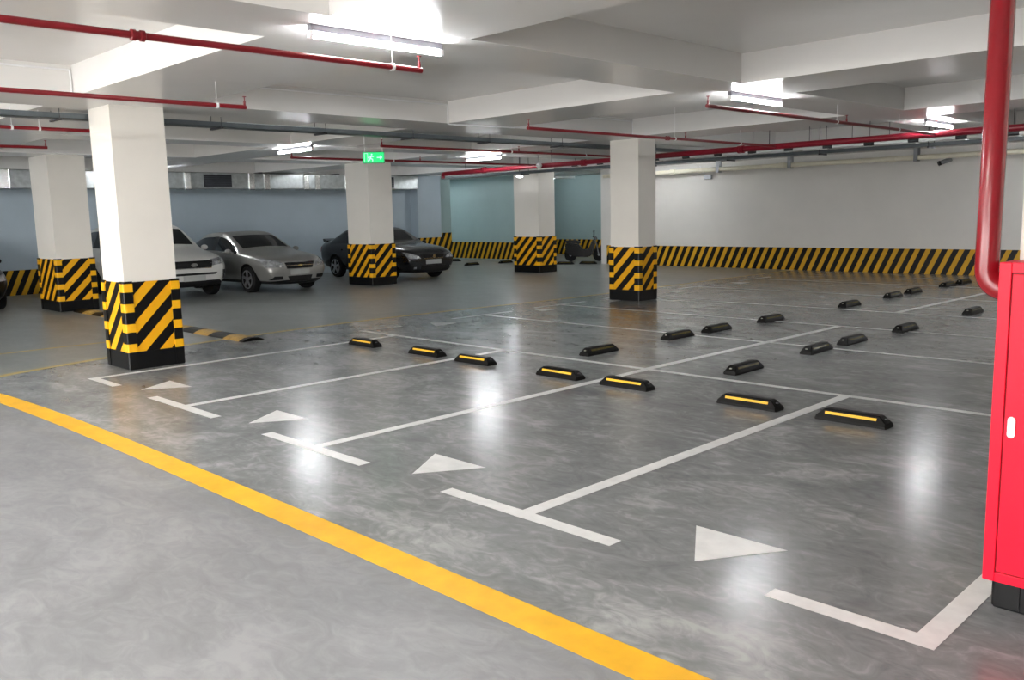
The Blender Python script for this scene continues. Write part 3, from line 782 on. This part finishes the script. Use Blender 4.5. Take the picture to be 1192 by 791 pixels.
# ---- saloon: cells j: 0,1 bottom; 2 sill; 3 lower door; 4 upper door; 5 side glass; 6 rail; 7,8 roof/screen
def saloon(H=1.47, nose=2.30, half=.895, wr=.325, paint='paint_silver', body_detail=None):
    k = H/1.47
    S = [
     (-2.30, sec(.62, .34, .70, .55, .70, .84, .62, .92, .52, .945, .955)),
     (-2.22, sec(.72, .27, .82, .58, .79, .90, .70, 1.00, .60, 1.03, 1.045)),
     (-1.85, sec(.80, .22, half, .62, .85, .95, .74, 1.05, .62, 1.075, 1.09)),
     (-1.66, sec(.80, .21, half, .62, .86, .96, .73, 1.085, .60, 1.12, 1.14)),
     (-1.10, sec(.80, .20, half, .62, .87, .96, .66, 1.36*k, .60, 1.40*k, 1.425*k)),
     (-.80, sec(.80, .19, half, .62, .87, .955, .655, 1.40*k, .60, 1.44*k, 1.455*k)),
     (-.30, sec(.80, .19, half, .62, .87, .945, .655, 1.42*k, .60, 1.455*k, 1.47*k)),
     (-.20, sec(.80, .19, half, .62, .87, .945, .655, 1.42*k, .60, 1.455*k, 1.47*k)),
     (.18, sec(.80, .19, half, .62, .87, .935, .645, 1.385*k, .60, 1.42*k, 1.445*k)),
     (.95, sec(.80, .19, half, .62, .86, .925, .77, .965, .72, .985, 1.03)),
     (1.12, sec(.80, .19, half, .62, .85, .91, .75, .955, .62, .98, 1.00)),
     (1.75, sec(.79, .20, half*.99, .58, .83, .85, .73, .90, .58, .925, .94)),
     (2.08, sec(.75, .20, half*.95, .54, .79, .78, .68, .84, .52, .865, .885)),
     (2.25, sec(.66, .21, .80, .50, .70, .70, .60, .77, .46, .79, .805)),
     (2.33, sec(.54, .24, .64, .46, .57, .62, .50, .69, .38, .71, .72)),
    ]
    if nose != 2.30: S = [(x*nose/2.30, s) for x, s in S]
    parts = [('body_shell', paint), ('windshield', 'glass'), ('rear_window', 'glass'), ('side_window', 'glass'), ('side_window', 'glass'), ('side_window', 'glass'), ('side_window', 'glass'), ('window_pillar', 'trim'), ('underbody', 'trim'), ('wheel_housing', 'trim')]
    def cells(i, j, s):
        if j <= 1: return 8
        if i in (3,) and j in (7, 8): return 2
        if i == 8 and j in (7, 8): return 1
        if j == 5 and 4 <= i <= 8:
            if i == 6: return 7
            fr = i >= 7
            return (3 if fr else 4) if s < 0 else (5 if fr else 6)
        if j == 5 and i == 3: return 4 if s < 0 else 6
        return 0
    return S, parts, cells
def mirrors(t, x, y, z, mat):
    for s in (-1, 1):
        m_ = MB(); m_.sphere((x, s*(y+.09), z), .085, (.55, 1.05, .75), 16)
        m_.tube([(x+.02, s*(y-.06), z-.05), (x, s*(y+.06), z-.02)], .025, 8)
        m_.build('mirror', mat, t, smooth='all', local=True)
def plate(patch, front, y, z, w=.26, h=.06):
    return patch('number_plate', 'plate', [(y-w, z-h), (y+w, z-h), (y+w, z+h), (y-w, z+h)], front, .022, 6, 2)
def emblem_bow(t, front, z, mat, y=0., parent=None):
    m_ = MB(); p = front(y, z, .03)
    m_.box(p.x-.01, p.x+.012, y-.06, y+.06, z-.012, z+.012, .004); m_.box(p.x-.01, p.x+.013, y-.026, y+.026, z-.024, z+.024, .004)
    return m_.build('emblem', mat, parent or t, local=True)
def door_bits(t, patch, side, rows, paint):
    for s in (-1, 1):
        for x in rows:
            patch('door_handle', paint, [(x-.09, .80), (x+.09, .80), (x+.09, .835), (x-.09, .835)], lambda a, b, l, s=s: side(a, b, l, s), .022, 4, 1)

S, parts, cells = saloon()
def det(t, patch, front, side, rear):
    for s in (-1, 1):
        h = patch('headlight', 'lens', [(s*.44, .61), (s*.82, .62), (s*.84, .84), (s*.45, .725)], front, .010)
        patch('headlight_reflector', 'chrome', [(s*.50, .625), (s*.56, .628), (s*.56, .685), (s*.50, .68)], front, .014, 3, 3, h)
        patch('fog_lamp_recess', 'trim', [(s*.46, .325), (s*.74, .325), (s*.68, .41), (s*.48, .405)], front, .010)
        patch('tail_light', M['tailred'], [(s*.48, .76), (s*.78, .74), (s*.78, .90), (s*.52, .90)], rear, .01)
    g = patch('grille', 'trim', [(-.35, .575), (.35, .575), (.41, .725), (-.41, .725)], front, .012)
    patch('grille_bar', 'chrome', [(-.37, .642), (.37, .642), (.38, .654), (-.38, .654)], front, .02, 8, 1, g)
    patch('grille_frame', 'chrome', [(-.41, .720), (.41, .720), (.41, .731), (-.41, .731)], front, .02, 8, 1, g)
    patch('lower_intake', 'trim', [(-.30, .30), (.30, .30), (.34, .40), (-.34, .40)], front, .012)
    plate(patch, front, 0, .49)
    emblem_bow(t, front, .648, 'gold')
    patch('skirt', 'trim', [(-.66, .215), (.66, .215), (.68, .26), (-.68, .26)], front, .012)
    mirrors(t, .70, .88, .99, 'paint_silver'); door_bits(t, patch, side, (-.12, -.98), 'chrome')
build_car('saloon_car', (-17.5, 7.75, 0), math.radians(2), 'silver saloon car with small gold front emblem, between the white car and the dark saloon',
    dict(stations=S, parts=parts, cells=cells, axles=(1.38, -1.30), half=.895, wr=.325, nose=2.30, detail=det))

S, parts, cells = saloon(1.46, 2.27, .88, .315, 'paint_dark')
def det2(t, patch, front, side, rear):
    for s in (-1, 1):
        h = patch('headlight', 'lens', [(s*.42, .60), (s*.78, .60), (s*.80, .78), (s*.50, .67)], front, .010)
        patch('headlight_reflector', 'chrome', [(s*.50, .615), (s*.56, .618), (s*.56, .66), (s*.50, .66)], front, .014, 3, 3, h)
        patch('fog_lamp', 'chrome', [(s*.58, .33), (s*.65, .33), (s*.65, .38), (s*.58, .38)], front, .014, 3, 3)
        patch('tail_light', M['tailred'], [(s*.48, .76), (s*.78, .74), (s*.78, .90), (s*.52, .90)], rear, .01)
    g = patch('grille', 'trim', [(-.34, .60), (.34, .60), (.40, .71), (-.40, .71)], front, .012)
    patch('grille_frame', 'chrome', [(-.34, .596), (.34, .596), (.34, .606), (-.34, .606)], front, .02, 8, 1, g)
    p = front(0, .655, .02)
    MB().lathe([(.030, -.006), (.048, -.006), (.048, .008), (.030, .008)], (p.x+.012, 0, .655), 'x', 20).build('emblem', 'chrome', t, local=True, smooth=True)
    patch('lower_intake', 'trim', [(-.40, .29), (.40, .29), (.44, .40), (-.44, .40)], front, .012)
    plate(patch, front, 0, .505)
    m_ = MB(); m_.prism([(-2.27, 1.03), (-2.31, 1.11), (-2.26, 1.125), (-2.08, 1.07), (-2.08, 1.03)], 'y', -.62, .62); m_.build('boot_spoiler', 'paint_dark', t, local=True)
    mirrors(t, .68, .87, .98, 'paint_dark'); door_bits(t, patch, side, (-.12, -.98), 'paint_dark')
build_car('saloon_car', (-17.45, 12.05, 0), math.radians(-1), 'dark grey saloon car parked behind the column under the exit sign',
    dict(stations=S, parts=parts, cells=cells, axles=(1.34, -1.29), half=.88, wr=.315, nose=2.27, detail=det2))

# ---- tall white car
def tall_car(paint):
    h = .94
    S = [
     (-2.32, sec(.66, .42, .76, .66, .76, .98, .70, 1.05, .58, 1.10, 1.12)),
     (-2.25, sec(.76, .30, .86, .70, .84, 1.04, .74, 1.22, .62, 1.27, 1.29)),
     (-2.05, sec(.82, .26, h, .74, .90, 1.09, .70, 1.52, .58, 1.56, 1.58)),
     (-1.90, sec(.84, .25, h, .74, .91, 1.09, .69, 1.60, .57, 1.64, 1.66)),
     (-1.10, sec(.85, .24, h, .74, .92, 1.08, .70, 1.65, .60, 1.69, 1.70)),
     (-.95, sec(.85, .24, h, .74, .92, 1.08, .70, 1.655, .60, 1.695, 1.71)),
     (-.20, sec(.85, .24, h, .74, .92, 1.07, .70, 1.66, .60, 1.70, 1.715)),
     (-.10, sec(.85, .24, h, .74, .92, 1.07, .70, 1.66, .60, 1.70, 1.715)),
     (.35, sec(.85, .24, h, .74, .92, 1.06, .69, 1.62, .63, 1.66, 1.68)),
     (1.05, sec(.85, .24, h, .74, .91, 1.05, .82, 1.09, .76, 1.11, 1.15)),
     (1.22, sec(.85, .24, h, .74, .90, 1.03, .79, 1.075, .66, 1.10, 1.12)),
     (1.85, sec(.84, .26, h*.985, .70, .86, .96, .78, 1.00, .62, 1.03, 1.045)),
     (2.18, sec(.78, .27, .86, .66, .80, .88, .72, .93, .56, .96, .975)),
     (2.32, sec(.68, .28, .76, .62, .70, .80, .62, .85, .46, .87, .88)),
     (2.37, sec(.56, .32, .64, .58, .58, .74, .50, .79, .38, .80, .81)),
    ]
    parts = [('body_shell', paint), ('windshield', 'glass'), ('rear_window', 'glass'), ('side_window', 'glass'), ('side_window', 'glass'), ('side_window', 'glass'), ('side_window', 'glass'), ('window_pillar', 'trim'), ('underbody', 'trim'), ('wheel_housing', 'trim')]
    def cells(i, j, s):
        if j <= 1: return 8
        if i in (1, 2) and j in (7, 8): return 2
        if i == 8 and j in (7, 8): return 1
        if j == 5 and 3 <= i <= 8:
            if i in (4, 6): return 7
            fr = i >= 7
            return (3 if fr else 4) if s < 0 else (5 if fr else 6)
        return 0
    return S, parts, cells
S, parts, cells = tall_car('paint_white')
def det3(t, patch, front, side, rear):
    for s in (-1, 1):
        h = patch('headlight', 'lens', [(s*.40, .735), (s*.82, .80), (s*.84, .93), (s*.42, .88)], front, .010)
        patch('headlight_reflector', 'chrome', [(s*.60, .80), (s*.68, .81), (s*.68, .86), (s*.60, .855)], front, .014, 3, 3, h)
        fm = patch('fog_lamp_bezel', 'trim', [(s*.70, .44), (s*.79, .45), (s*.79, .64), (s*.71, .64)], front, .012)
        patch('fog_lamp', 'chrome', [(s*.73, .49), (s*.765, .49), (s*.765, .59), (s*.735, .59)], front, .018, 3, 3, fm)
        patch('tail_light', M['tailred'], [(s*.52, .90), (s*.82, .88), (s*.82, 1.04), (s*.56, 1.06)], rear, .01)
    g = patch('grille', 'trim', [(-.42, .70), (.42, .70), (.46, .86), (-.46, .86)], front, .012)
    p = front(0, .775, .02); m_ = MB()
    m_.prism([(.085*math.cos(a), .775+.042*math.sin(a)) for a in [2*PI*k/24 for k in range(24)]], 'x', p.x-.005, p.x+.016); m_.build('emblem', 'chrome', t, local=True)
    patch('grille_frame', 'chrome', [(-.42, .694), (.42, .694), (.42, .708), (-.42, .708)], front, .02, 8, 1, g)
    patch('lower_intake', 'trim', [(-.50, .545), (.50, .545), (.56, .595), (-.56, .595)], front, .012)
    patch('lower_skirt', 'trim', [(-.74, .26), (.74, .26), (.60, .42), (-.60, .42)], front, .014)
    plate(patch, front, 0, .475)
    mirrors(t, .82, .93, 1.12, 'paint_white'); door_bits(t, patch, side, (-.02, -.9), 'paint_white')
build_car('estate_car', (-17.95, 5.36, 0), math.radians(0), 'white tall car with black lower skirt, half hidden behind the nearest column',
    dict(stations=S, parts=parts, cells=cells, axles=(1.42, -1.30), half=.94, wr=.36, nose=2.32, detail=det3))
# dark car only just entering at the left edge
S, parts, cells = saloon(1.47, 2.30, .895, .325, 'paint_black')
def det4(t, patch, front, side, rear):
    for s in (-1, 1):
        patch('headlight', 'lens', [(s*.46, .62), (s*.80, .64), (s*.80, .78), (s*.50, .70)], front, .010)
    patch('grille', 'trim', [(-.40, .57), (.40, .57), (.44, .70), (-.44, .70)], front, .012)
    plate(patch, front, 0, .48)
    mirrors(t, .70, .88, .99, 'paint_black'); door_bits(t, patch, side, (-.12, -.98), 'paint_black')
build_car('saloon_car', (-18.8, 1.12, 0), math.radians(-3), 'black car of which only a front corner shows at the left edge',
    dict(stations=S, parts=parts, cells=cells, axles=(1.38, -1.30), half=.895, wr=.325, nose=2.30, detail=det4))

# ------------------------------------------------------------------ scooter by the far recess
t = thing('scooter', (-16.95, 20.5, 0), 'dark motor scooter parked by the opening at the far wall', 'scooter', None, math.radians(36))
t.scale = (.86, .86, .92)
for x, nm in ((.60, 'front'), (-.58, 'rear')):
    w = MB().lathe([(.15, -.045), (.22, -.05), (.245, -.03), (.25, 0), (.245, .03), (.22, .05), (.15, .045)], (x, 0, .25), 'y', 24).build('wheel', 'tyre', t, smooth=True, local=True)
    MB().lathe([(.03, -.05), (.15, -.02), (.15, .02), (.03, .05)], (x, 0, .25), 'y', 20).build('rim', 'steel', w, smooth=True, local=True)
mb = MB(); mb.prism([(-.80, .55), (-.74, .30), (-.42, .20), (-.30, .18), (.20, .17), (.34, .28), (.46, .72), (.42, .86), (.30, .80), (.18, .42), (-.08, .44), (-.18, .66), (-.78, .74)], 'y', -.15, .15)
bmesh.ops.bevel(mb.bm, geom=mb.bm.edges[:], offset=.04, segments=2, affect='EDGES')
mb.build('body_shell', 'paint_black', t, smooth=True, local=True)
mb = MB(); mb.prism([(-.82, .76), (-.80, .82), (-.35, .83), (-.14, .76), (-.14, .69), (-.78, .73)], 'y', -.13, .13)
bmesh.ops.bevel(mb.bm, geom=mb.bm.edges[:], offset=.03, segments=2, affect='EDGES')
mb.build('seat', 'fabric', t, smooth=True, local=True)
mb = MB(); mb.tube([(.60, .07, .25), (.52, .07, .62), (.44, .05, .82)], .022, 8); mb.tube([(.60, -.07, .25), (.52, -.07, .62), (.44, -.05, .82)], .022, 8); mb.build('fork', 'steel', t, smooth=True, local=True)
mb = MB()
a = [PI*k/8 for k in range(9)]
mb.prism([(.60+.29*math.cos(q), .25+.29*math.sin(q)) for q in a] + [(.60+.26*math.cos(q), .25+.26*math.sin(q)) for q in reversed(a)], 'y', -.06, .06); mb.build('front_fender', 'paint_black', t, local=True)
mb = MB(); mb.tube([(.38, -.34, .96), (.42, -.18, .92), (.42, .18, .92), (.38, .34, .96)], .018, 8); mb.build('handlebar', 'trim', t, smooth=True, local=True)
MB().sphere((.47, 0, .88), .09, (.7, 1.1, .8), 14).build('headlight', 'lens', t, smooth='all', local=True)
for s in (-1, 1):
    mb = MB(); mb.tube([(.40, s*.26, .94), (.40, s*.32, 1.12)], .008, 6); mb.sphere((.40, s*.34, 1.15), .055, (.3, 1.2, .8), 12); mb.build('mirror', 'trim', t, smooth=True, local=True)
MB().box(-.86, -.82, -.06, .06, .50, .60).build('number_plate', 'plate', t, local=True)
# striped post and low black box beside it
t = thing('marker_post', (-15.62, 20.3, 0), 'thin black marker post with pale bands beside the scooter', 'post')
MB().tube([(-15.62, 20.3, 0), (-15.62, 20.3, 1.0)], .03, 12).build('pole', 'rubber', t, smooth=True)
for z in (.18, .42, .66): MB().tube([(-15.62, 20.3, z), (-15.62, 20.3, z+.10)], .033, 12).build('band', 'white_plastic', t, smooth=True)
MB().tube([(-15.62, 20.3, 0), (-15.62, 20.3, .03)], .10, 16).build('base', 'rubber', t, smooth=True)

# ------------------------------------------------------------------ world, view
w = bpy.data.worlds.new('world'); SC.world = w; w.use_nodes = True
w.node_tree.nodes['Background'].inputs[0].default_value = (1.0, .98, .95, 1); w.node_tree.nodes['Background'].inputs[1].default_value = 4.3
SC.view_settings.view_transform = 'Standard'; SC.view_settings.look = 'None'; SC.view_settings.gamma = 1.0
SC.view_settings.use_curve_mapping = False; SC.view_settings.exposure = 2.05
SC.cycles.max_bounces = 10; SC.cycles.diffuse_bounces = 6; SC.cycles.glossy_bounces = 4
SC.cycles.use_denoising = True
SC.cycles.sample_clamp_indirect = 8
